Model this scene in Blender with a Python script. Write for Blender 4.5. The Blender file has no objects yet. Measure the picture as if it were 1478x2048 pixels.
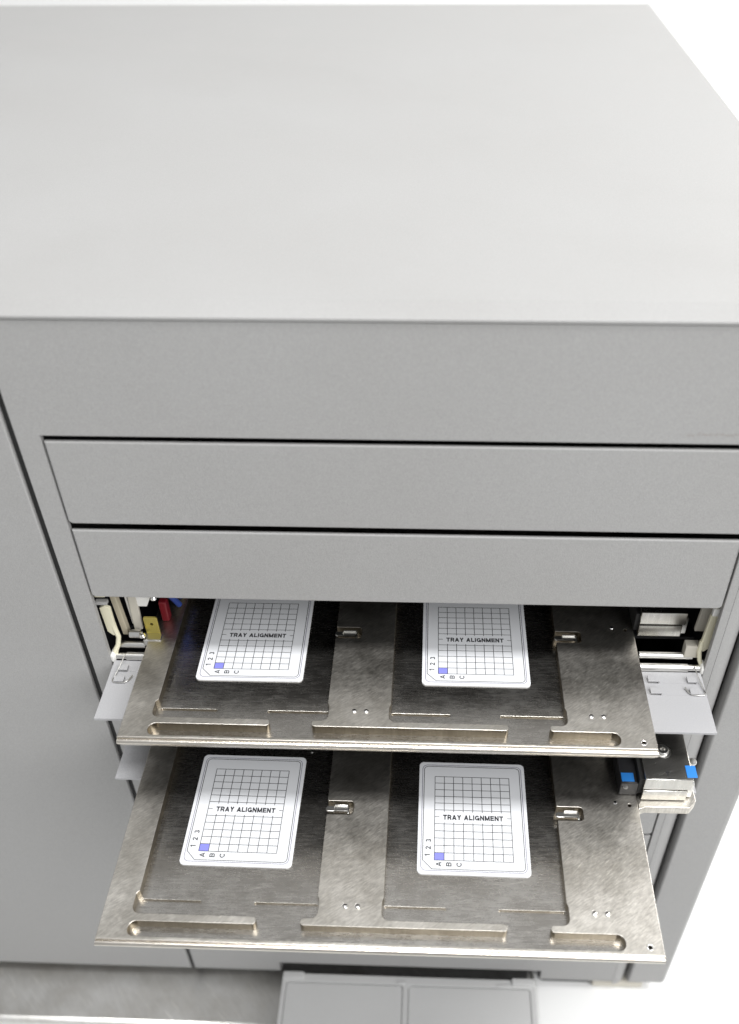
import bpy, bmesh, math, random
from mathutils import Vector, Matrix
random.seed(7)
scene = bpy.context.scene
S = 0.001                                   # everything below is written in millimetres
COL = scene.collection

# ------------------------------------------------------------------ camera
def camera():
    pitch, yaw, roll = -0.7123, -0.0445, -0.0124
    cp, sp, cy, sy, cr, sr = math.cos(pitch), math.sin(pitch), math.cos(yaw), math.sin(yaw), math.cos(roll), math.sin(roll)
    fwd = Vector((sy*cp, cy*cp, sp)); right = Vector((cy, -sy, 0)); up = right.cross(fwd)
    r2 = cr*right + sr*up; u2 = -sr*right + cr*up
    m = Matrix.Identity(4)
    for i in range(3):
        m[i][0], m[i][1], m[i][2] = r2[i], u2[i], -fwd[i]
    m.translation = Vector((20.0018, -187.8041, 403.061))*S
    cd = bpy.data.cameras.new('camera'); c = bpy.data.objects.new('camera', cd); COL.objects.link(c)
    c.matrix_world = m
    cd.sensor_fit = 'VERTICAL'; cd.sensor_height = 36; cd.sensor_width = 36
    cd.lens = 1849.15/2048*36
    cd.shift_x = -(796.72-739)/2048; cd.shift_y = (1071.36-1024)/2048
    cd.clip_start = 0.02; cd.clip_end = 60
    cd.dof.use_dof = True; cd.dof.focus_distance = 0.47; cd.dof.aperture_fstop = 6.3
    scene.camera = c
camera()

# ------------------------------------------------------------------ world, lamps, exposure
w = bpy.data.worlds.new('World'); scene.world = w; w.use_nodes = True
bg = w.node_tree.nodes['Background']; bg.inputs['Color'].default_value = (0.97, 0.985, 1, 1); bg.inputs['Strength'].default_value = 0.45
def lamp(name, loc, target, sx, sy, power, col=(1, 1, 1)):
    l = bpy.data.lights.new(name, 'AREA'); l.shape = 'RECTANGLE'; l.size = sx; l.size_y = sy; l.energy = power; l.color = col
    o = bpy.data.objects.new(name, l); COL.objects.link(o); o.location = loc
    d = Vector(target)-Vector(loc); o.rotation_euler = d.to_track_quat('-Z', 'Y').to_euler()
    return o
# ceiling fitting over the trays, then two added fill lamps: front right, behind
lamp('ceiling_or_fill_lamp', (0.20, -0.16, 2.0), (0.20, -0.16, 0), 1.2, 0.34, 32, (1, 1, 1))
lamp('ceiling_or_fill_lamp', (1.25, -1.05, 1.25), (0.15, 0.1, 0), 1.5, 1.5, 36, (1, 1, 1))  # added fill that brightens the cabinet front, no actual fitting
lamp('ceiling_or_fill_lamp', (1.7, 1.3, 1.3), (1.7, 1.3, 0), 1.2, 0.6, 45, (1, 0.99, 0.97))  # added lamp that whitens the floor and wall behind
scene.view_settings.view_transform = 'Standard'; scene.view_settings.look = 'None'
scene.view_settings.exposure = 0.1; scene.view_settings.gamma = 1
scene.render.engine = 'CYCLES'

# ------------------------------------------------------------------ materials
def mat(name, base, rough=0.5, metal=0.0, spec=0.5):
    m = bpy.data.materials.new(name); m.use_nodes = True
    p = m.node_tree.nodes['Principled BSDF']
    p.inputs['Base Color'].default_value = (*base, 1); p.inputs['Roughness'].default_value = rough
    p.inputs['Metallic'].default_value = metal; p.inputs['Specular IOR Level'].default_value = spec
    return m
def nodes(m): return m.node_tree.nodes, m.node_tree.links, m.node_tree.nodes['Principled BSDF']
def coord(nt, links, rot=(0, 0, 0), scale=(1, 1, 1)):
    tc = nt.new('ShaderNodeTexCoord'); mr = nt.new('ShaderNodeMapping'); mp = nt.new('ShaderNodeMapping')
    mr.inputs['Rotation'].default_value = rot; mp.inputs['Scale'].default_value = scale
    links.new(tc.outputs['Object'], mr.inputs['Vector']); links.new(mr.outputs['Vector'], mp.inputs['Vector']); return mp.outputs['Vector']
def noise(nt, links, vec, scale, detail=3, rough=0.6):
    n = nt.new('ShaderNodeTexNoise'); n.inputs['Scale'].default_value = scale; n.inputs['Detail'].default_value = detail
    n.inputs['Roughness'].default_value = rough; links.new(vec, n.inputs['Vector']); return n.outputs['Fac']
def ramp(nt, links, fac, stops):
    r = nt.new('ShaderNodeValToRGB'); cr = r.color_ramp
    while len(cr.elements) < len(stops): cr.elements.new(0.5)
    for e, (p, c) in zip(cr.elements, stops):
        e.position = p; e.color = (*c, 1) if not isinstance(c, (int, float)) else (c, c, c, 1)
    links.new(fac, r.inputs['Fac']); return r.outputs['Color']
def mul(nt, links, a, b, fac=1.0):
    x = nt.new('ShaderNodeMix'); x.data_type = 'RGBA'; x.blend_type = 'MULTIPLY'; x.inputs[0].default_value = fac
    links.new(a, x.inputs[6]); links.new(b, x.inputs[7]); return x.outputs[2]
def bump(nt, links, p, h, strength, dist):
    b = nt.new('ShaderNodeBump'); b.inputs['Strength'].default_value = strength; b.inputs['Distance'].default_value = dist
    links.new(h, b.inputs['Height']); links.new(b.outputs['Normal'], p.inputs['Normal']); return b

def paint(name, base, rough=0.55, texture=0.35, specks=False, grain=0.12):
    """textured powder coat: fine stipple, faint large blotches, a few pale specks"""
    m = mat(name, base, rough); nt, links, p = nodes(m)
    v = coord(nt, links)
    fine = noise(nt, links, v, 2000, 2, 0.7); big = noise(nt, links, v, 9, 4, 0.6)
    c1 = ramp(nt, links, fine, [(0.3, tuple(x*(1-grain) for x in base)), (0.7, tuple(min(1, x*(1+grain*0.85)) for x in base))])
    c2 = ramp(nt, links, big, [(0.3, (0.95, 0.945, 0.94)), (0.7, (1, 1, 1))])
    c = mul(nt, links, c1, c2)
    if specks:
        sm = noise(nt, links, coord(nt, links, (0, 0, 0.5), (9, 13, 9)), 1.0, 5, 0.7)
        c = mul(nt, links, c, ramp(nt, links, sm, [(0.32, (0.982, 0.981, 0.98)), (0.5, (1, 1, 1)), (0.70, (1, 1, 1)), (0.8, (0.985, 0.985, 0.985))]))
        vo = nt.new('ShaderNodeTexVoronoi'); vo.inputs['Scale'].default_value = 26; links.new(v, vo.inputs['Vector'])
        s = ramp(nt, links, vo.outputs['Distance'], [(0.0, 1), (0.022, 1), (0.03, 0)])
        wn = nt.new('ShaderNodeTexNoise'); wn.inputs['Scale'].default_value = 5; links.new(v, wn.inputs['Vector'])
        g = ramp(nt, links, wn.outputs['Fac'], [(0.6, 0), (0.64, 1)])
        f = mul(nt, links, s, g)
        x = nt.new('ShaderNodeMix'); x.data_type = 'RGBA'; links.new(f, x.inputs[0]); links.new(c, x.inputs[6])
        x.inputs[7].default_value = (0.7, 0.69, 0.67, 1); c = x.outputs[2]
    links.new(c, p.inputs['Base Color'])
    r = ramp(nt, links, big, [(0.3, rough-0.05), (0.7, rough+0.06)]); links.new(r, p.inputs['Roughness'])
    bump(nt, links, p, fine, texture, 0.0004)
    return m

def steel(name, base, rough, angle, streak=(900, 25), bstr=0.12, var=0.16, blot=(0.86, 1.0), con=0.14):
    """brushed stainless: stretched grain, scratches, dull patches"""
    m = mat(name, base, rough, 1.0); nt, links, p = nodes(m)
    v = coord(nt, links, (0, 0, angle), (streak[0], streak[1], 60))
    g = noise(nt, links, v, 1.0, 4, 0.65)
    v2 = coord(nt, links, (0, 0, angle+0.9), (1, 1, 1))
    b = noise(nt, links, v2, 30, 6, 0.72)
    v3 = coord(nt, links, (0, 0, angle-0.25), (1300, 35, 20)); s = noise(nt, links, v3, 1.0, 2, 0.5)
    c = ramp(nt, links, g, [(0.32, tuple(x*(1-con) for x in base)), (0.7, tuple(min(1, x*(1+con*0.6)) for x in base))])
    c = mul(nt, links, c, ramp(nt, links, b, [(0.3, (blot[0], blot[0]*0.98, blot[0]*0.94)), (0.68, blot[1])]))
    c = mul(nt, links, c, ramp(nt, links, s, [(0.64, 1.0), (0.72, 1.22)]))
    vd = coord(nt, links); vo = nt.new('ShaderNodeTexVoronoi'); vo.inputs['Scale'].default_value = 75; links.new(vd, vo.inputs['Vector'])
    dm = mul(nt, links, ramp(nt, links, vo.outputs['Distance'], [(0.0, 1), (0.035, 1), (0.045, 0)]), ramp(nt, links, noise(nt, links, vd, 34, 1), [(0.56, 0), (0.6, 1)]))
    x = nt.new('ShaderNodeMix'); x.data_type = 'RGBA'; links.new(dm, x.inputs[0]); links.new(c, x.inputs[6]); x.inputs[7].default_value = (0.85, 0.84, 0.8, 1); c = x.outputs[2]
    inv = nt.new('ShaderNodeMath'); inv.operation = 'SUBTRACT'; inv.inputs[0].default_value = 1; links.new(dm, inv.inputs[1]); links.new(inv.outputs[0], p.inputs['Metallic'])
    links.new(c, p.inputs['Base Color'])
    r = nt.new('ShaderNodeMath'); r.operation = 'MULTIPLY_ADD'; links.new(g, r.inputs[0]); r.inputs[1].default_value = var; r.inputs[2].default_value = rough-var*0.5
    r2 = nt.new('ShaderNodeMath'); r2.operation = 'MULTIPLY_ADD'; links.new(b, r2.inputs[0]); r2.inputs[1].default_value = var; links.new(r.outputs[0], r2.inputs[2])
    r3 = nt.new('ShaderNodeMath'); r3.operation = 'SUBTRACT'; links.new(r2.outputs[0], r3.inputs[0]); r3.inputs[1].default_value = var*0.5
    links.new(r3.outputs[0], p.inputs['Roughness'])
    a = nt.new('ShaderNodeMath'); a.operation = 'ADD'; links.new(g, a.inputs[0]); links.new(s, a.inputs[1])
    bump(nt, links, p, a.outputs[0], bstr, 0.0002)
    return m

M = dict(
    paint=paint('grey_powder_coat', (0.352, 0.349, 0.344)),
    top=paint('grey_powder_coat_top', (0.352, 0.349, 0.344), 0.45, 0.15, True, 0.08),
    panel=paint('grey_satin_panel', (0.56, 0.56, 0.555), 0.45, 0.12),
    flap=paint('zinc_grey_sheet', (0.41, 0.41, 0.42), 0.42, 0.1),
    steel=steel('brushed_stainless', (0.74, 0.71, 0.655), 0.37, 0.96, (1700, 240), 0.10, 0.22, (0.62, 1.0), 0.22),
    floor=steel('milled_stainless', (0.60, 0.58, 0.55), 0.27, 1.57, (1500, 140), 0.012, 0.16, (0.66, 1.0), 0.12),
    edge=steel('tarnished_shaded_wall', (0.40, 0.35, 0.27), 0.3, 0.0, (900, 300), 0.03, 0.1, (0.7, 1.0)),  # brown tarnish, with the dark of the recesses put into the colour
    rail=steel('drawn_stainless', (0.74, 0.70, 0.64), 0.24, 1.57, (900, 6), 0.08, 0.1),
    bench=steel('worn_bench_steel', (0.80, 0.795, 0.78), 0.33, -0.6, (420, 60), 0.012, 0.12, (0.8, 1.0), 0.05),
    cast=steel('machined_aluminium', (0.60, 0.59, 0.56), 0.26, 1.2, (900, 60), 0.012, 0.06),
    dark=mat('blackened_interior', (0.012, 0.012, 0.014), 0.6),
    black=mat('black_plastic', (0.02, 0.02, 0.022), 0.4),
    seal_or_shade=mat('rubber_or_gap_shade', (0.012, 0.012, 0.012), 0.7),
    zinc=mat('zinc_plated', (0.72, 0.71, 0.68), 0.3, 1.0),
    chrome=mat('bright_pin', (0.85, 0.84, 0.82), 0.14, 1.0),
    beige=mat('beige_bar', (0.50, 0.45, 0.34), 0.45),
    cream=mat('cream_plastic', (0.78, 0.74, 0.56), 0.4),
    white=mat('white_plastic', (0.80, 0.79, 0.76), 0.4),
    brass=mat('passivated_brass', (0.55, 0.46, 0.12), 0.35, 0.8),
    red=mat('red_plastic', (0.16, 0.008, 0.014), 0.35),
    blue=mat('blue_sleeve', (0.02, 0.05, 0.25), 0.4),
    tape=mat('blue_tape', (0.02, 0.20, 0.60), 0.5),
    card=mat('white_card', (0.75, 0.76, 0.78), 0.45),
    ink=mat('black_ink', (0.015, 0.015, 0.018), 0.5),
    rule=mat('thin_rule_ink', (0.03, 0.03, 0.033), 0.5),
    violet=mat('violet_rule_ink', (0.12, 0.10, 0.18), 0.5),
    lilac=mat('lilac_ink', (0.24, 0.25, 0.72), 0.5),
    wall=mat('white_wall', (0.86, 0.86, 0.85), 0.7),
    foot=mat('beige_foot', (0.55, 0.52, 0.45), 0.6),
    scuff=mat('brown_scuff', (0.26, 0.22, 0.19), 0.8),
)

# ------------------------------------------------------------------ mesh helpers
def link(name, bm, m, parent=None, smooth=35):
    bmesh.ops.scale(bm, vec=(S, S, S), verts=bm.verts)
    bmesh.ops.recalc_face_normals(bm, faces=bm.faces)
    me = bpy.data.meshes.new(name); bm.to_mesh(me); bm.free()
    for x in (m if isinstance(m, (list, tuple)) else [m]): me.materials.append(x)
    if smooth:
        ek = {e.key: e.index for e in me.edges}
        for p in me.polygons: p.use_smooth = max(abs(c) for c in p.normal) < 0.9999
        flat = [p.index for p in me.polygons if not p.use_smooth]
        me.set_sharp_from_angle(angle=math.radians(smooth))
        for i in flat:                                   # truly flat faces keep their own normal
            p = me.polygons[i]; p.use_smooth = False
            for k in p.edge_keys: me.edges[ek[k]].use_edge_sharp = True
    o = bpy.data.objects.new(name, me); COL.objects.link(o); o.parent = parent
    return o
def empty(name, loc=(0, 0, 0)):
    o = bpy.data.objects.new(name, None); COL.objects.link(o); o.location = Vector(loc)*S; o.empty_display_size = 0.02
    return o
def tag(o, label=None, cat=None, group=None, kind=None):
    for k, v in (('label', label), ('category', cat), ('group', group), ('kind', kind)):
        if v: o[k] = v
    return o
def add_box(bm, x0, x1, y0, y1, z0, z1, bevel=0.0, seg=2):
    vs = [bm.verts.new((x, y, z)) for x in (x0, x1) for y in (y0, y1) for z in (z0, z1)]
    fs = [bm.faces.new([vs[i] for i in f]) for f in ((0, 1, 3, 2), (4, 6, 7, 5), (0, 4, 5, 1), (2, 3, 7, 6), (0, 2, 6, 4), (1, 5, 7, 3))]
    if bevel:
        es = list({e for f in fs for e in f.edges})
        bmesh.ops.bevel(bm, geom=es, offset=bevel, segments=seg, affect='EDGES', profile=0.5)
def box(name, x0, x1, y0, y1, z0, z1, m, parent=None, bevel=0.4, seg=2):
    bm = bmesh.new(); add_box(bm, x0, x1, y0, y1, z0, z1, bevel, seg); return link(name, bm, m, parent)
def add_prof(bm, pts, x0, x1, closed=True, caps=True):
    """outline in (y, z) swept along x"""
    a = [bm.verts.new((x0, y, z)) for y, z in pts]; b = [bm.verts.new((x1, y, z)) for y, z in pts]
    n = len(pts)
    for i in range(n if closed else n-1):
        j = (i+1) % n; bm.faces.new((a[i], a[j], b[j], b[i]))
    if closed and caps: bm.faces.new(a[::-1]); bm.faces.new(b)
def arc(cx, cy, r, a0, a1, n=8): return [(cx+r*math.cos(math.radians(a0+(a1-a0)*i/n)), cy+r*math.sin(math.radians(a0+(a1-a0)*i/n))) for i in range(n+1)]
def area2(p): return sum(p[i][0]*p[(i+1) % len(p)][1]-p[(i+1) % len(p)][0]*p[i][1] for i in range(len(p)))
def fillet(pts, radii, n=6):
    """round the corners of a polygon"""
    out = []; k = len(pts)
    for i in range(k):
        r = radii[i] if isinstance(radii, (list, tuple)) else radii
        p = Vector(pts[i]); a = Vector(pts[i-1])-p; b = Vector(pts[(i+1) % k])-p
        if r <= 0: out.append((p.x, p.y)); continue
        la, lb = a.length, b.length; a.normalize(); b.normalize()
        ang = a.angle(b); t = min(r/math.tan(ang/2), la*0.49, lb*0.49); r = t*math.tan(ang/2)
        c = p+(a+b).normalized()*(r/math.sin(ang/2))
        s = p+a*t-c; e = p+b*t-c
        a0 = math.atan2(s.y, s.x); a1 = math.atan2(e.y, e.x); d = (a1-a0+math.pi) % (2*math.pi)-math.pi
        for j in range(n+1):
            q = a0+d*j/n; out.append((c.x+r*math.cos(q), c.y+r*math.sin(q)))
    return out
def offset(p, d):
    """move a loop to the left of its direction by d"""
    n = len(p); out = []
    for i in range(n):
        a = Vector(p[i])-Vector(p[i-1]); b = Vector(p[(i+1) % n])-Vector(p[i])
        if a.length < 1e-6: a = b
        if b.length < 1e-6: b = a
        a.normalize(); b.normalize()
        na = Vector((-a.y, a.x)); nb = Vector((-b.y, b.x)); m = na+nb
        if m.length < 1e-6: m = na
        m.normalize(); c = max(0.45, m.dot(na)); out.append((p[i][0]+m.x*d/c, p[i][1]+m.y*d/c))
    return out
def add_plate(bm, outer, holes, z0, z1, bev=0.3, bottom=True, top_mat=0, xz=None, wall_mat=0):
    """flat plate with holes and softened top edges; xz=y front: built standing in the XZ plane facing -y"""
    before = set(bm.verts)
    loops = [outer if area2(outer) > 0 else outer[::-1]]+[h if area2(h) < 0 else h[::-1] for h in holes]
    tops = []
    for L in loops:
        n = len(L); top = offset(L, bev)                 # to the left = into the material for both windings
        mid = [((a[0]*0.29+b[0]*0.71), (a[1]*0.29+b[1]*0.71)) for a, b in zip(top, L)]
        rings = [[bm.verts.new((x, y, z)) for x, y in R] for R, z in ((top, z1), (mid, z1-bev*0.29), (L, z1-bev), (L, z0))]
        for k, (A, B) in enumerate(zip(rings, rings[1:])):
            for i in range(n):
                j = (i+1) % n; f = bm.faces.new((A[i], B[i], B[j], A[j]))
                if k == 2: f.material_index = wall_mat
        tops.append((rings[0], rings[-1]))
    def fill(k):
        es = []
        for t in tops:
            r = t[k]
            for i in range(len(r)): es.append(bm.edges.get((r[i], r[(i+1) % len(r)])))
        res = bmesh.ops.triangle_fill(bm, use_beauty=True, use_dissolve=False, edges=es)
        return [g for g in res['geom'] if isinstance(g, bmesh.types.BMFace)]
    for f in fill(0): f.material_index = top_mat
    if bottom: fill(1)
    if xz is not None:
        for v in set(bm.verts)-before:
            x, y, z = v.co; v.co = (x, xz-(z-z1), y)
def add_tube(bm, path, r, n=8, cap=True):
    pts = [Vector(p) for p in path]; rings = []
    prev = None
    for i, p in enumerate(pts):
        t = (pts[min(i+1, len(pts)-1)]-pts[max(i-1, 0)]).normalized()
        if prev is None:
            prev = t.orthogonal().normalized()
        u = (prev-t*prev.dot(t)).normalized(); prev = u; v = t.cross(u)
        rr = r[i] if isinstance(r, (list, tuple)) else r
        rings.append([bm.verts.new(p+(u*math.cos(2*math.pi*k/n)+v*math.sin(2*math.pi*k/n))*rr) for k in range(n)])
    for A, B in zip(rings, rings[1:]):
        for k in range(n): bm.faces.new((A[k], A[(k+1) % n], B[(k+1) % n], B[k]))
    if cap: bm.faces.new(rings[0][::-1]); bm.faces.new(rings[-1])
def tube(name, path, r, m, parent=None, n=10):
    bm = bmesh.new(); add_tube(bm, path, r, n); return link(name, bm, m, parent)
def add_lathe(bm, prof, c, n=20):
    """(radius, height) profile turned about z at c"""
    rings = []
    for r, h in prof:
        rings.append([bm.verts.new((c[0]+r*math.cos(2*math.pi*k/n), c[1]+r*math.sin(2*math.pi*k/n), c[2]+h)) for k in range(n)] if r > 1e-6 else [bm.verts.new((c[0], c[1], c[2]+h))])
    for A, B in zip(rings, rings[1:]):
        for k in range(n):
            j = (k+1) % n
            if len(A) == 1: bm.faces.new((A[0], B[k], B[j]))
            elif len(B) == 1: bm.faces.new((A[k], A[j], B[0]))
            else: bm.faces.new((A[k], A[j], B[j], B[k]))
def lathe(name, prof, c, m, parent=None, n=20):
    bm = bmesh.new(); add_lathe(bm, prof, c, n); return link(name, bm, m, parent)
def rect(x0, x1, y0, y1): return [(x0, y0), (x1, y0), (x1, y1), (x0, y1)]
def poly(name, loops_z, m, parent):
    bm = bmesh.new()
    for L, z in loops_z: bm.faces.new([bm.verts.new((x, y, z)) for x, y in L])
    return link(name, bm, m, parent, 0)

# ------------------------------------------------------------------ setting
F = 127.8                                    # plane of the instrument's front
def slab(name, *a, m, bevel=0): return tag(box(name, *a, m, None, bevel), kind='structure')
slab('floor', -4000, 5000, -3000, 1900, -1290, -1250, m=M['wall'])
slab('wall', -4000, 5000, 1900, 1980, -1250, 1600, m=M['wall'])
slab('bench_top', -900, 106, 91.5, 760, -372, -331, m=M['bench'], bevel=4)
slab('bench_glare_slab', 107, 199, 60, 760, -372, -331.5, m=M['wall'], bevel=3)  # white slab added to stand for blown-out glare on the steel bench

# ------------------------------------------------------------------ the instrument
inst = empty('laboratory_instrument', (0, F, -331))
tag(inst, 'large grey powder-coated laboratory instrument with drawer fronts, two openings and folded-down doors', 'instrument')
ORG = Vector((0, F, -331))*S
def part(o):                                  # keep world position under the instrument's empty
    o.matrix_parent_inverse = Matrix.Translation(-ORG); return o
P = inst
# top cover
bm = bmesh.new()
add_prof(bm, [(F+0.6, 236.5), (F-0.5, 236.7)]+arc(F-0.1, 237.6, 0.45, 190, 104, 4)+arc(F+10.0, 239.7, 0.7, 104, 90, 3)+[(650, 240.4)]+arc(652, 238.6, 2, 90, 0, 5)+[(654, 236.4)], -760, 187.5)
part(link('top_cover', bm, M['top'], P))
# front fascia
XL, XR = -143.6, 159.4                        # drawer opening
fas = bmesh.new()
outl = fillet([(-154.9, -311), (-89, -311), (-89, -300), (109.5, -300), (109.5, -311), (164.5, -311), (164.5, 236), (-154.9, 236)], 0)
add_plate(fas, outl, [rect(XL-0.9, XR+0.9, -157, 182.4)], 0, 3.0, 0.35, True, 0, F)
curve_b = arc(F+11, -311, 11, 180, 270, 10)                       # (y, z) rounded foot of the front
def foot_strip(bm, x0, x1):
    inner = [(y+2.5 if i < 6 else y, z+(2.5 if i >= 6 else 0)) for i, (y, z) in enumerate(curve_b)]
    add_prof(bm, curve_b+inner[::-1], x0, x1)
foot_strip(fas, -154.9, -89); foot_strip(fas, 109.5, 168)
# right edge rolls back into the groove
cols = [(164.5, F)]+[(x, y) for x, y in arc(164.5, F+10.5, 10.5, -90, 0, 8)][1:]+[(175.0, F+24)]
zs = (-318, 236)
va = [[fas.verts.new((x, y, z)) for z in zs] for x, y in cols]
for A, B in zip(va, va[1:]): fas.faces.new((A[0], B[0], B[1], A[1]))
part(link('front_fascia', fas, M['paint'], P, 40))
# outer corner panel, left-hand doors
def front_panel(name, x0, x1, z1, m=M['paint'], y=F, rl=1.2, rr=1.2):
    bm = bmesh.new()
    ring = arc(x0+rl, y+rl, rl, 180, 270, 4)+arc(x1-rr, y+rr, rr, 270, 360, 4)
    prof = [(z1, 0)]+[(-311, 0)]+[(-311-11*math.sin(math.radians(a)), 11-11*math.cos(math.radians(a))) for a in range(9, 91, 9)]+[(-322, 40)]
    rows = [[bm.verts.new((x, yy+dy, z)) for x, yy in [(x0, y+9)]+ring+[(x1, y+9)]] for z, dy in prof]
    for A, B in zip(rows, rows[1:]):
        for i in range(len(A)-1): bm.faces.new((A[i], A[i+1], B[i+1], B[i]))
    bm.faces.new(rows[0])
    return part(link(name, bm, m, P, 40))
front_panel('corner_panel', 176.2, 204.5, 235.8, rr=4)
front_panel('side_door', -740, -158.3, 235.8, rr=0.7)
# black strips put behind the gaps to give their dark shade
part(box('gap_shade_strip', -158.2, -155.0, F+2.2, F+15, -318, 234, M['seal_or_shade'], P, 0))
part(box('gap_shade_strip', 170, 182, F+24.5, F+26, -318, 234, M['seal_or_shade'], P, 0))
# carcass
part(box('side_panel', 185, 187.2, F+9.5, 652, -318, 236, M['paint'], P, 0))
part(box('back_panel', -740, 184.6, 648, 651, -318, 236, M['paint'], P, 0))
part(box('base_plate', -740, 184.6, F+42, 647, -323.5, -319, M['black'], P, 0))
# dark interior
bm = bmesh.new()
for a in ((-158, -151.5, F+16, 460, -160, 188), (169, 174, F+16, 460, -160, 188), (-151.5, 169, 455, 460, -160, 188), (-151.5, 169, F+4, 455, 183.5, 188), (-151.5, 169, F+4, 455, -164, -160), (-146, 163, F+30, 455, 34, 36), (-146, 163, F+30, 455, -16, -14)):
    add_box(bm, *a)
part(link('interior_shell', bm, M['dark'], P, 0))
# closed drawer fronts
def drawer(z0, z1):
    bm = bmesh.new()
    add_plate(bm, fillet(rect(XL, XR, z0, z1), [2.2, 2.2, 0.4, 0.4], 4), [], 0, 1.5, 0.6, True, 0, F)
    return part(link('drawer_front', bm, M['paint'], P))
d = drawer(134.2, 179.4); d['label'] = 'uppermost closed drawer front'
d = drawer(87.6, 130.2); d['label'] = 'closed drawer front above the upper tray'
for k in range(3): drawer(-61.5-47.5*k, -16.5-47.5*k)
# scuff on the fascia
bm = bmesh.new(); rnd = random.Random(3); x = 124.0
while x < 144:
    add_tube(bm, [(x, F-0.02, 187.0+rnd.uniform(-.5, .5)), (x+rnd.uniform(1, 2.2), F-0.02, 187.0+rnd.uniform(-.7, 1.1))], 0.11, 4); x += rnd.uniform(1.2, 2.4)
part(link('scuff_mark', bm, M['scuff'], P, 0))

# folded-down doors with hinge, rods, springs
def fold_door(z, label):
    root_y = F+1.5
    y0 = 91.3
    bm = bmesh.new()
    add_plate(bm, rect(XL+0.4, XR+0.2, y0, root_y), [], z-1.5, z, 0.25)
    for yy in (113.8, 121.6):                                   # pressed seams
        add_box(bm, XL+0.8, XR-0.2, yy, yy+0.35, z-0.1, z+0.12)
    for f in bm.faces:
        if f.calc_center_median().z < z-1.45: f.material_index = 1  # underside coloured black to darken its reflection in the tray below
    d = part(link('fold_down_door', bm, [M['flap'], M['black']], P)); d['label'] = label
    def sub(o): o.parent = d; o.matrix_parent_inverse = Matrix.Identity(4); return o
    for xa, xb, xs, xe in ((XL-0.5, -127.2, XL+7, XL+2.5), (XR+1.2, 128.4, XR-6.5, XR-4)):
        sub(tube('hinge_rod', [(xa, root_y+1.6, z+1.6), (xb, root_y+1.6, z+1.6)], 1.7, M['zinc'], None, 14))
        sub(tube('hinge_sleeve', [(xs, root_y+1.6, z+1.6), (xb, root_y+1.6, z+1.6)], 2.15, M['zinc'], None, 16))
        sub(tube('guide_rod', [(xe, root_y+6.5, z+5.2), (xb, root_y+6.5, z+5.2)], 1.9, M['zinc'], None, 14))
    for x0, n in ((XL+4.2, 5.2), (131.5, 5.6), (151.2, 4.6)):
        for yy in (113.6, 121.2):
            bm = bmesh.new()
            add_plate(bm, rect(x0, x0+n, yy, yy+3.6), [], z+1.3, z+1.9, 0.12)
            add_box(bm, x0+n-0.5, x0+n, yy, yy+3.6, z-0.02, z+1.5)
            sub(link('lug', bm, M['flap']))
    for sx in (1, -1):
        xa = XL+6.4 if sx == 1 else 155.8
        pts = [(xa, root_y+0.5, z+3.6), (xa-sx*0.8, 124.5, z+2.6), (xa-sx*2.6, 117.5, z+0.9), (xa-sx*3.2, 115.2, z+0.7), (xa-sx*2.4, 113.9, z+0.7), (xa, 113.6, z+0.7), (xa+sx*3.6, 113.9, z+0.8), (xa+sx*5.2, 115.2, z+0.9), (xa+sx*6.6, 118.2, z+1.2)]
        sub(tube('wire_spring', pts, 0.34, M['zinc'], None, 8))
        xe = XL+0.2 if sx == 1 else XR+0.9
        sub(box('end_clip', xe-1.3, xe+1.3, root_y-1.2, root_y+5.2, z-0.8, z+4.4, M['white'], None, 1.0))
    return d
fold_door(40.0, 'folded-down door under the upper tray')
fold_door(-9.8, 'folded-down door under the lower tray, in shade')

# mechanism at the sides of the upper opening
def bar(name, a, b, wx, wy, m):
    """flat bar from a to b"""
    bm = bmesh.new(); A, B = Vector(a), Vector(b)
    for q in (A, B): pass
    vs = [bm.verts.new(q+Vector((sx*wx/2, sy*wy/2, 0))) for q in (A, B) for sx, sy in ((-1, -1), (1, -1), (1, 1), (-1, 1))]
    for i in range(4): bm.faces.new((vs[i], vs[(i+1) % 4], vs[4+(i+1) % 4], vs[4+i]))
    bm.faces.new(vs[3::-1]); bm.faces.new(vs[4:])
    bmesh.ops.bevel(bm, geom=list(bm.edges), offset=0.25, segments=1, affect='EDGES')
    return part(link(name, bm, m, P))
bar('guide_bar', (-141.2, 143, 92), (-137.8, 141, 49), 3.0, 4, M['beige'])
bar('guide_bar', (-131.6, 146, 92), (-131.2, 142, 51), 4.4, 2, M['foot'])
bar('link_rod', (-136.3, 147, 90), (-134.4, 145, 52), 1.5, 2, M['white'])
bm = bmesh.new()
add_plate(bm, fillet([(-144.4, 57), (-141.4, 53.5), (-139.6, 57), (-139.6, 74), (-142.2, 75.5), (-145.0, 74)], 0.8), [], 0, 1.6, 0.3, True, 0, 133.5)
part(link('cream_guide', bm, M['cream'], P))
part(tube('cable', [(-141.2, 135, 66), (-140.6, 134.6, 58), (-139.6, 134, 53), (-140.6, 133, 48), (-142.2, 132, 45), (-142.6, 131, 42)], [1.4, 1.4, 1.3, 1.3, 1.5, 1.2], M['cream'], P))
part(box('catch', -145, -139.5, 132, 134.5, 83, 88.5, M['cream'], P, 0.5))
part(box('catch', -145.4, -139, 131, 134, 78.4, 80.6, M['paint'], P, 0.6))
bm = bmesh.new()
add_plate(bm, fillet([(-129.4, 66), (-124.6, 66), (-121.6, 73), (-121.6, 92), (-129.4, 92)], 0.6), [], 0, 6, 0.4, True, 0, 143)
part(link('white_block', bm, M['white'], P))
bm = bmesh.new()
add_plate(bm, fillet(rect(-126.6, -119.4, 49.5, 62.2), 1.2), [fillet(rect(-123.8, -122.0, 56.2, 58.0), 0.9)], 0, 0.8, 0.15, True, 0, 139)
part(link('brass_plate', bm, M['brass'], P))
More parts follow.
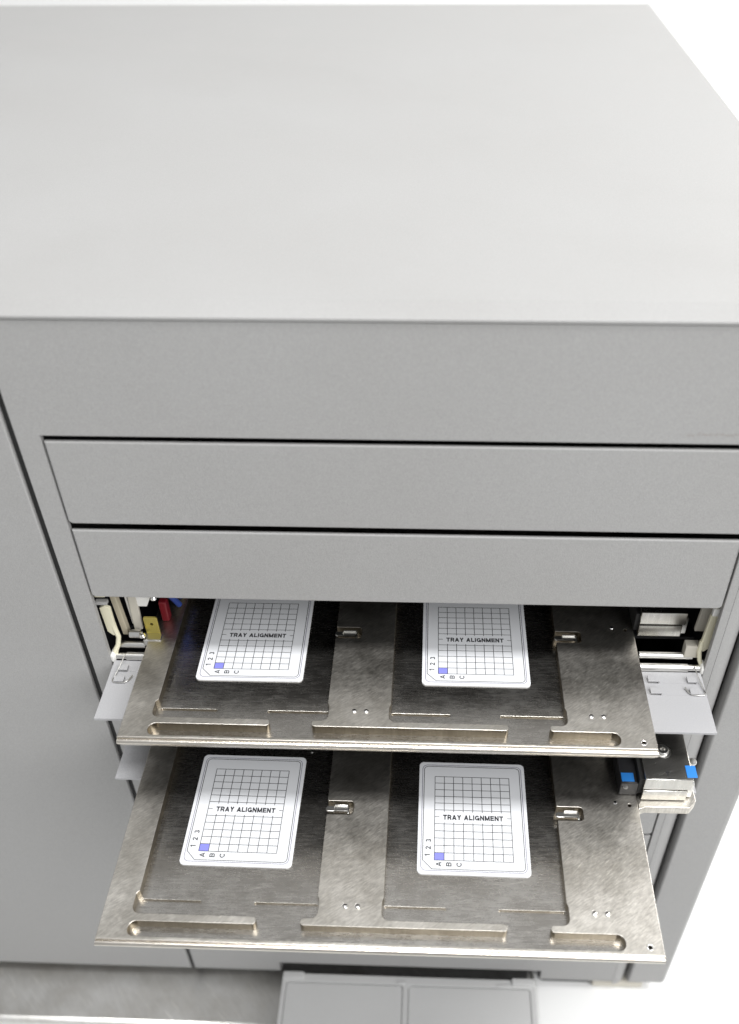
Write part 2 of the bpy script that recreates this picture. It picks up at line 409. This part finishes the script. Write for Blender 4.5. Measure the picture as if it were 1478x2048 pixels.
part(box('red_connector', -120.6, -116.5, 148, 153, 50, 64, M['red'], P, 0.8))
part(tube('blue_wire', [(-119, 147, 95), (-117.5, 148, 80), (-114, 150, 68), (-112, 155, 56)], 1.6, M['blue'], P))
for k, (mm, dx) in enumerate((('red', 0), ('blue', 2.2), ('black', 4.0), ('cream', -1.6))):
    part(tube('wire', [(-116+dx, 150+k, 96), (-115.6+dx, 150+k, 82-k), (-113+dx, 152+k, 70), (-114.5+dx, 158+k, 57), (-112+dx, 170, 52)], 0.75, M[mm], P, 8))
part(box('cable_tie', -118.2, -110.2, 149.4, 155, 77.4, 79.0, M['white'], P, 0.3))
part(lathe('screw', [(0, 0.9), (1.2, 0.7), (1.7, 0), (1.7, -1)], (-119.6, 142, 74), M['chrome'], P))
part(tube('cross_shaft', [(-134.4, 137, 52.2), (-128.6, 137, 52.2)], 2.3, M['zinc'], P, 16))
part(box('support_rail', -127.4, -118.0, 134, 140, 46.0, 50.6, M['zinc'], P, 0.5))
part(lathe('shaft_clip', [(0, 1.4), (1.3, 1.0), (1.6, 0), (1.6, -1.2)], (-127.7, 135.4, 53.0), M['chrome'], P))
bar('guide_bar', (161.0, 144, 92), (158.6, 142, 58), 6.5, 2.2, M['foot'])
bm = bmesh.new()
add_plate(bm, fillet([(157.0, 53), (159.4, 50.8), (161.6, 53), (162.2, 77), (158.2, 77)], 0.7), [], 0, 1.6, 0.3, True, 0, 133.5)
part(link('cream_guide', bm, M['cream'], P))
part(tube('cable', [(157.9, 134.5, 58), (157.6, 134, 51), (158.6, 133, 45.5), (160.2, 132, 42)], [1.3, 1.3, 1.2, 1.2], M['cream'], P))
part(box('catch', 158.0, 162.2, 132, 134.5, 77.8, 83.2, M['white'], P, 0.6))
part(box('catch', 157.4, 162.6, 132, 134.5, 84.2, 91, M['cream'], P, 0.6))
part(box('support_rail', 150.6, 157.8, 134, 139, 45.6, 54, M['foot'], P, 0.5))

# recess at the foot, feet
part(box('foot_recess', -89, 109.5, F+16, F+18, -321, -290, M['dark'], P, 0))
part(box('recess_step', -88.5, -10, F+3.4, F+15, -307, -300.4, M['paint'], P, 0.6))
part(box('foot', 112, 150, F+6, F+60, -331, -322.4, M['black'], P, 1.5))
part(box('foot', 151, 190, F+3, F+60, -331, -322.4, M['foot'], P, 2))
part(box('foot', -420, -380, F+44, F+80, -331, -323.6, M['black'], P, 1.5))

# ------------------------------------------------------------------ fold-out panel at the foot
pn = empty('fold_out_panel', (10, F, -320)); tag(pn, 'grey two-pane fold-out panel sticking out at the foot of the instrument', 'panel')
def pp(o): o.matrix_parent_inverse = Matrix.Translation(-Vector((10, F, -320))*S); return o
bm = bmesh.new()
outer = fillet(rect(-86.5, 105.5, 10, 126), 2.5)
add_plate(bm, outer, [fillet(rect(-83.2, 5.4, 14, 119.5), 2), fillet(rect(9.6, 101.4, 14, 119.5), 3)], -314.6, -312.6, 0.5, False)
add_plate(bm, outer, [], -320, -314.6, 0.02, True)
pp(link('frame', bm, M['panel'], pn))
for a, b in ((-82.8, 5.0), (10.0, 101.0)):
    bm = bmesh.new(); add_plate(bm, fillet(rect(a, b, 14.4, 119.1), 2.2), [], -314.55, -312.95, 0.4, False); pp(link('pane', bm, M['panel'], pn))
for a, b in ((-86, -70), (88, 105)):
    pp(box('hinge_tab', a, b, 121.5, 126.5, -313.5, -310.4, M['panel'], pn, 0.7))
pp(box('latch', 1.2, 7.6, 119.9, 122.2, -313.4, -311.8, M['panel'], pn, 0.4))
pp(box('latch', 77, 86, 119.9, 122.2, -313.4, -311.8, M['panel'], pn, 0.4))

# ------------------------------------------------------------------ sample trays
D = -5.5                                       # pocket floor below the tray's top
def make_tray():
    t = empty('sample_tray')
    hole = [(-112.5, 2.9), (109.5, 2.9), (109.5, 10.3), (77.2, 10.3), (77.2, 13.6), (85.9, 13.6), (85.9, 22.6), (85.2, 24.4),
            (85.2, 67.0), (98.2, 67.0), (98.2, 74.6), (85.2, 74.6), (85.2, 150), (1.9, 150), (1.9, 24.4), (1.2, 22.6), (1.2, 13.6), (57.8, 13.6), (57.8, 10.1),
            (-35.4, 10.1), (-35.4, 13.6), (-27.9, 13.6), (-27.9, 22.6), (-28.7, 24.4), (-28.7, 67.0), (-15.4, 67.0), (-15.4, 74.6), (-28.7, 74.6), (-28.7, 150), (-111.3, 150),
            (-111.3, 24.4), (-112.6, 22.6), (-112.6, 13.6), (-55.4, 13.6), (-55.4, 9.9), (-112.5, 9.9)]
    rad = [3.4, 3.4, 3.4, 1.6, 1.6, 3.4, 0.7, 0.7, 0.5, 1.8, 1.8, 0.5, 2.5, 2.5, 0.7, 0.7, 3.4, 1.6, 1.6,
           1.6, 1.6, 3.4, 0.7, 0.7, 0.5, 1.8, 1.8, 0.5, 2.5, 2.5, 0.7, 0.7, 3.4, 1.6, 1.6, 3.4]
    H = fillet(hole, rad, 5)
    def circ(x, y, r, n=14): return [(x+r*math.cos(2*math.pi*k/n), y+r*math.sin(2*math.pi*k/n)) for k in range(n)]
    out = rect(-125.8, 125.8, 1.5, 176)
    low = rect(-125.7, 125.7, 2.6, 176)
    bm = bmesh.new()
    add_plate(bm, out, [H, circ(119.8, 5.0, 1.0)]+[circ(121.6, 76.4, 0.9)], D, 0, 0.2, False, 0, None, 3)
    slots = [fillet(rect(a, b, 21.6, 23.0), 0.6, 4) for a, b in ((-110.6, -83), (-58.3, -28.6), (2.0, 30.6), (54.6, 85.0))]
    n0 = len(bm.faces)
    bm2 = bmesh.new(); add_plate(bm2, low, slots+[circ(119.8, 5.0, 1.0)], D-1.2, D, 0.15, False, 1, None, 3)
    add_plate(bm2, low, [], D-2.6, D-1.2, 0.02, True, 1)
    for f in bm2.faces:
        if f.calc_center_median().z < D-2.55: f.material_index = 2  # tray bottom coloured black so reflections of it stay dark
    tmp = bpy.data.meshes.new('tmp'); bm2.to_mesh(tmp); bm2.free(); bm.from_mesh(tmp); bpy.data.meshes.remove(tmp)
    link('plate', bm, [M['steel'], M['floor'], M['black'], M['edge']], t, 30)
    # front rail: rounded bar with a fine groove behind it
    bm = bmesh.new()
    pr = [(1.45, -4.6), (0.3, -4.6)]+arc(0.35, -2.0, 1.35, 235, 92, 10)+[(0.62, -0.95), (0.85, -0.95), (1.05, -0.12), (1.45, -0.05)]
    add_prof(bm, pr, -125.8, 125.8); link('front_rail', bm, M['rail'], t, 40)
    # dowel pins
    for x in (-15.6, -9.9, 97.4, 103.2):
        lathe('dowel_pin', [(0, 0.55), (0.75, 0.5), (1.15, 0.25), (1.25, -0.2), (1.6, 0.02), (1.75, -0.3)], (x, 19.6, 0), M['chrome'], t, 16)
    lathe('dowel_pin', [(0, 0.5), (0.8, 0.4), (1.2, -0.2)], (114.8, 77.8, 0), M['chrome'], t, 16)
    lathe('hole_rim', [(0.95, 0.03), (1.3, 0.18), (1.6, 0.02)], (119.8, 5.0, 0), M['zinc'], t, 16)
    # spring clips in their slots
    for x in (-28.7, 85.2):
        bm = bmesh.new()
        add_plate(bm, fillet([(x-0.6, 69.0), (x+3.6, 69.0), (x+3.6, 72.0), (x-0.6, 72.0)], [1.4, 0.2, 0.2, 1.4]), [], -1.4, -0.5, 0.25)
        add_plate(bm, rect(x+3.6, x+10.2, 69.8, 72.4), [], -2.2, -1.4, 0.2)
        add_box(bm, x+10.2, x+11.0, 68.0, 72.4, -3.4, -0.7, 0.3)
        add_box(bm, x+3.6, x+10.3, 72.3, 73.0, -3.0, -0.4, 0.25)
        link('spring_clip', bm, M['zinc'], t)
    return t
def carriage(t, y, z, tab, taped):
    """slide carriage bolted to the right of a tray, coordinates in the tray's frame"""
    bm = bmesh.new()
    add_box(bm, 127.6, 151.0, y, y+60, z+8.6, z+17, 0.35)
    add_box(bm, 127.6, 149.6, y-0.6, y+60, z+0.6, z+8.2, 0.35)
    c = link('carriage_block', bm, M['cast'], t)
    bm = bmesh.new(); add_box(bm, 116.8, 126.2, y+2, y+56, z+0.5, z+10.5, 0.6)
    if taped: link('end_cap', bm, M['black'], t)
    else: bm.free()
    bm = bmesh.new(); add_box(bm, 125.4, 127.9, y+1.6, y+50, z+2.5, z+14.5, 0.4); link('wiper_seal', bm, M['seal_or_shade'], t)
    bm = bmesh.new(); add_box(bm, 149.4, 152.6, y+1.2, y+58, z+1.0, z+12, 0.4); link('runner', bm, M['zinc'], t)
    if taped:
        a = box('blue_tape', 117.4, 123.6, y+3, y+8, z+10.45, z+10.8, M['tape'], t, 0.1)
        a = box('blue_tape', 148.0, 153.0, y+1.5, y+8.5, z+16.95, z+17.3, M['tape'], t, 0.1)
        lathe('bolt', [(0, 0.2), (1.0, 0.3), (1.3, 1.5), (2.5, 1.5), (3.0, 0.9), (3.1, 0), (4.2, 0.05), (4.4, -0.2)], (138.6, y+17, z+17), M['zinc'], t, 20)
        lathe('bolt', [(0, 2.2), (1.4, 2.0), (2.0, 1.0), (2.0, 0)], (153.6, y+13.5, z+13), M['zinc'], t, 14)
        bm = bmesh.new(); add_lathe(bm, [(0, 0.05), (0.9, 0.05), (0.9, -0.3)], (138.8, y+4.4, z+17), 12); add_box(bm, 138.4, 139.0, y+1.6, y+4.2, z+16.6, z+17.06)
        link('key_slot', bm, M['black'], t)
        lathe('screw', [(0, 0.4), (1.2, 0.3), (1.4, -0.2)], (119.4, y+2.0, z+7.6), M['zinc'], t, 12)
    if tab:
        bm = bmesh.new()
        add_plate(bm, fillet([(125.9, 74.2), (129.5, 75.8), (151.5, 75.8), (155.2, 80), (155.2, 140), (125.9, 140)], [0.5, 1, 2, 2, 0, 0]), [], -5.2, -0.2, 0.4)
        link('bracket', bm, M['steel'], t)
G = 'sample trays slid out of the instrument'
lower = make_tray()
upper = lower.copy(); COL.objects.link(upper)
for ch in list(lower.children):
    c = ch.copy(); COL.objects.link(c); c.parent = upper
carriage(lower, 80.2, -0.2, True, True)
carriage(upper, 74.0, -1.5, False, False)
tag(lower, 'lower stainless steel tray, pulled out furthest, with blue-taped slide block at its right', 'tray', G)
tag(upper, 'upper stainless steel tray, partly hidden under the closed drawer front', 'tray', G)
upper.location = Vector((0.95, 72.1, 49.9))*S

# ------------------------------------------------------------------ alignment cards
CW, CH = 54.3, 63.2
def stroke(pts, w, closed=False, z=0.0, cap=0.1):
    """thin printed line as quads"""
    q = []
    n = len(pts)
    for i in range(n if closed else n-1):
        a, b = Vector(pts[i]), Vector(pts[(i+1) % n]); d = (b-a)
        if d.length < 1e-5: continue
        d.normalize(); nn = Vector((-d.y, d.x))*w/2; e = d*w*cap
        q.append(([tuple(a-e-nn), tuple(b+e-nn), tuple(b+e+nn), tuple(a-e+nn)], z+0.0006*(len(q) % 3)))
    return q
def glyph(ch, w):
    """sans capitals and figures as strokes on a cap height of 1, stroke width w: (advance, polylines)"""
    h = w/2; t = 1-h
    def ar(cx, cy, rx, ry, a0, a1, n=10): return [(cx+rx*math.cos(math.radians(a0+(a1-a0)*i/n)), cy+ry*math.sin(math.radians(a0+(a1-a0)*i/n))) for i in range(n+1)]
    if ch == 'T': return 0.80, [[(0, t), (0.80, t)], [(0.40, 0), (0.40, t)]]
    if ch == 'R': return 0.84, [[(h, 0), (h, 1)], [(h, t), (0.50, t)]+ar(0.50, (t+0.44)/2, 0.80-h-0.50+0.02, (t-0.44)/2, 90, -90)+[(h, 0.44)], [(0.50, 0.44), (0.74, 0)]]
    if ch == 'A': return 0.92, [[(h*0.9, 0), (0.46, 1-h*0.4), (0.92-h*0.9, 0)], [(0.20, 0.27), (0.72, 0.27)]]
    if ch == 'Y': return 0.86, [[(h, 1), (0.43, 0.44), (0.86-h, 1)], [(0.43, 0.46), (0.43, 0)]]
    if ch == 'L': return 0.72, [[(h, 1), (h, 0)], [(h, h), (0.72, h)]]
    if ch == 'I': return w, [[(h, 0), (h, 1)]]
    if ch == 'G': return 0.96, [ar(0.49, 0.5, 0.49-h, 0.5-h, 42, 330, 18)+[(0.96-h, 0.42)], [(0.54, 0.42), (0.96, 0.42)], [(0.96-h*0.9, 0.42), (0.96-h*0.9, 0)]]
    if ch == 'N': return 0.86, [[(h, 0), (h, 1)], [(h, 1-h*0.5), (0.86-h, h*0.5)], [(0.86-h, 0), (0.86-h, 1)]]
    if ch == 'M': return 1.04, [[(h, 0), (h, 1)], [(h, 1-h*0.5), (0.52, h*0.6), (1.04-h, 1-h*0.5)], [(1.04-h, 0), (1.04-h, 1)]]
    if ch == 'E': return 0.76, [[(h, 0), (h, 1)], [(h, t), (0.74, t)], [(h, 0.52), (0.70, 0.52)], [(h, h), (0.76, h)]]
    if ch == 'B': return 0.80, [[(h, 0), (h, 1)], [(h, t), (0.48, t)]+ar(0.48, (t+0.52)/2, 0.25, (t-0.52)/2, 90, -90)+[(h, 0.52)], [(0.48, 0.52)]+ar(0.48, (0.52+h)/2, 0.80-h-0.48, (0.52-h)/2, 90, -90)+[(h, h)]]
    if ch == 'C': return 0.90, [ar(0.48, 0.5, 0.48-h, 0.5-h, 38, 322, 18)]
    if ch == '1': return 0.50, [[(0.06, 0.76), (0.20, 0.80), (0.32, 1)], [(0.32, 0), (0.32, 1)]]
    if ch == '2': return 0.62, [ar(0.31, 0.70, 0.31-h, 0.30-h, 170, -35, 12)+[(h*1.2, h)], [(0, h), (0.62, h)]]
    if ch == '3': return 0.62, [ar(0.30, 0.74, 0.28-h, 0.26-h, 160, -80, 10), ar(0.31, 0.28, 0.31-h, 0.28-h, 85, -165, 12)]
    return 0.34, []
def text_mesh(name, body, m, parent, cx, cy, width, height, rot=0.0, weight=0.16, z=0.0, gap=0.14):
    pen = 0; lines = []
    for ch in body:
        adv, pl = glyph(ch, weight)
        lines += [[(x+pen, y) for x, y in p] for p in pl]; pen += adv+gap
    pen -= gap; q = []
    sx = (width/pen) if width else height
    for p in lines:
        for quad, _ in stroke(p, weight): q.append([((x-pen/2)*sx, (y-0.5)*height) for x, y in quad])
    c, n = math.cos(rot), math.sin(rot)
    return poly(name, [([(cx+x*c-y*n, cy+x*n+y*c) for x, y in L], z+0.0004*(i % 5)) for i, L in enumerate(q)], m, parent)
def make_card():
    c = empty('alignment_card')
    bm = bmesh.new(); add_plate(bm, fillet(rect(0, CW, 0, CH), 2.4, 6), [], 0, 0.7, 0.15); link('card_body', bm, M['card'], c)
    z = 0.72
    gx0, gx1, gy0, gy1 = 8.2, 46.2, 7.3, 54.4; dx = (gx1-gx0)/8; dy = (gy1-gy0)/12
    q = []
    for j in range(13):
        y = gy0+dy*j
        if j == 6: q += stroke([(gx0, y), (gx0+2.3, y)], 0.31, z=z)+stroke([(gx1-2.0, y), (gx1, y)], 0.31, z=z)
        else: q += stroke([(gx0, y), (gx1, y)], 0.31, z=z)
    for i in range(9):
        x = gx0+dx*i
        if i in (0, 8): q += stroke([(x, gy0), (x, gy1)], 0.31, z=z+0.003)
        else: q += stroke([(x, gy0), (x, gy0+dy*5.2)], 0.31, z=z+0.003)+stroke([(x, gy0+dy*6.75), (x, gy1)], 0.31, z=z+0.003)
    poly('printed_grid', q, M['rule'], c)
    poly('printed_square', [(rect(gx0, gx0+dx, gy0, gy0+dy), z-0.006)], M['lilac'], c)
    ob = fillet(rect(1.75, CW-1.75, 1.8, CH-1.8), 2.6, 6)
    poly('printed_border', stroke(ob, 0.27, True, z), M['violet'], c)
    ib = fillet([(7.1, 2.65), (CW-2.6, 2.65), (CW-2.6, CH-2.65), (2.6, CH-2.65), (2.6, 7.2)], [0, 2.1, 2.1, 2.1, 0], 6)
    poly('printed_border', stroke(ib, 0.33, True, z), M['rule'], c)
    text_mesh('printed_title', 'TRAY ALIGNMENT', M['ink'], c, 27.3, 30.75, 29.8, 2.7, 0, 0.25, z)
    for ch, x, y in (('1', 4.9, 9.9), ('2', 5.2, 13.7), ('3', 5.3, 17.6)): text_mesh('printed_number', ch, M['ink'], c, x, y, None, 2.55, math.pi/2, 0.18, z)
    for ch, x in (('A', 10.3), ('B', 15.2), ('C', 20.1)): text_mesh('printed_letter', ch, M['ink'], c, x, 5.25, None, 2.55, math.pi/2, 0.18, z)
    return c
first = make_card()
spots = [((-97.6, 40.6, D+0.02), -0.006, 'white alignment card in the left pocket of the lower tray'),
         ((16.6, 39.3, D+0.02), -0.004, 'white alignment card in the right pocket of the lower tray'),
         ((-96.8, 113.2, 49.9+D+0.02), 0.004, 'white alignment card in the left pocket of the upper tray'),
         ((17.4, 113.0, 49.9+D+0.02), 0.002, 'white alignment card in the right pocket of the upper tray')]
for i, (loc, rz, lab) in enumerate(spots):
    if i == 0: c = first
    else:
        c = first.copy(); COL.objects.link(c)
        for ch in list(first.children):
            k = ch.copy(); COL.objects.link(k); k.parent = c
    c.location = Vector(loc)*S; c.rotation_euler.z = rz
    tag(c, lab, 'card', 'tray alignment cards')
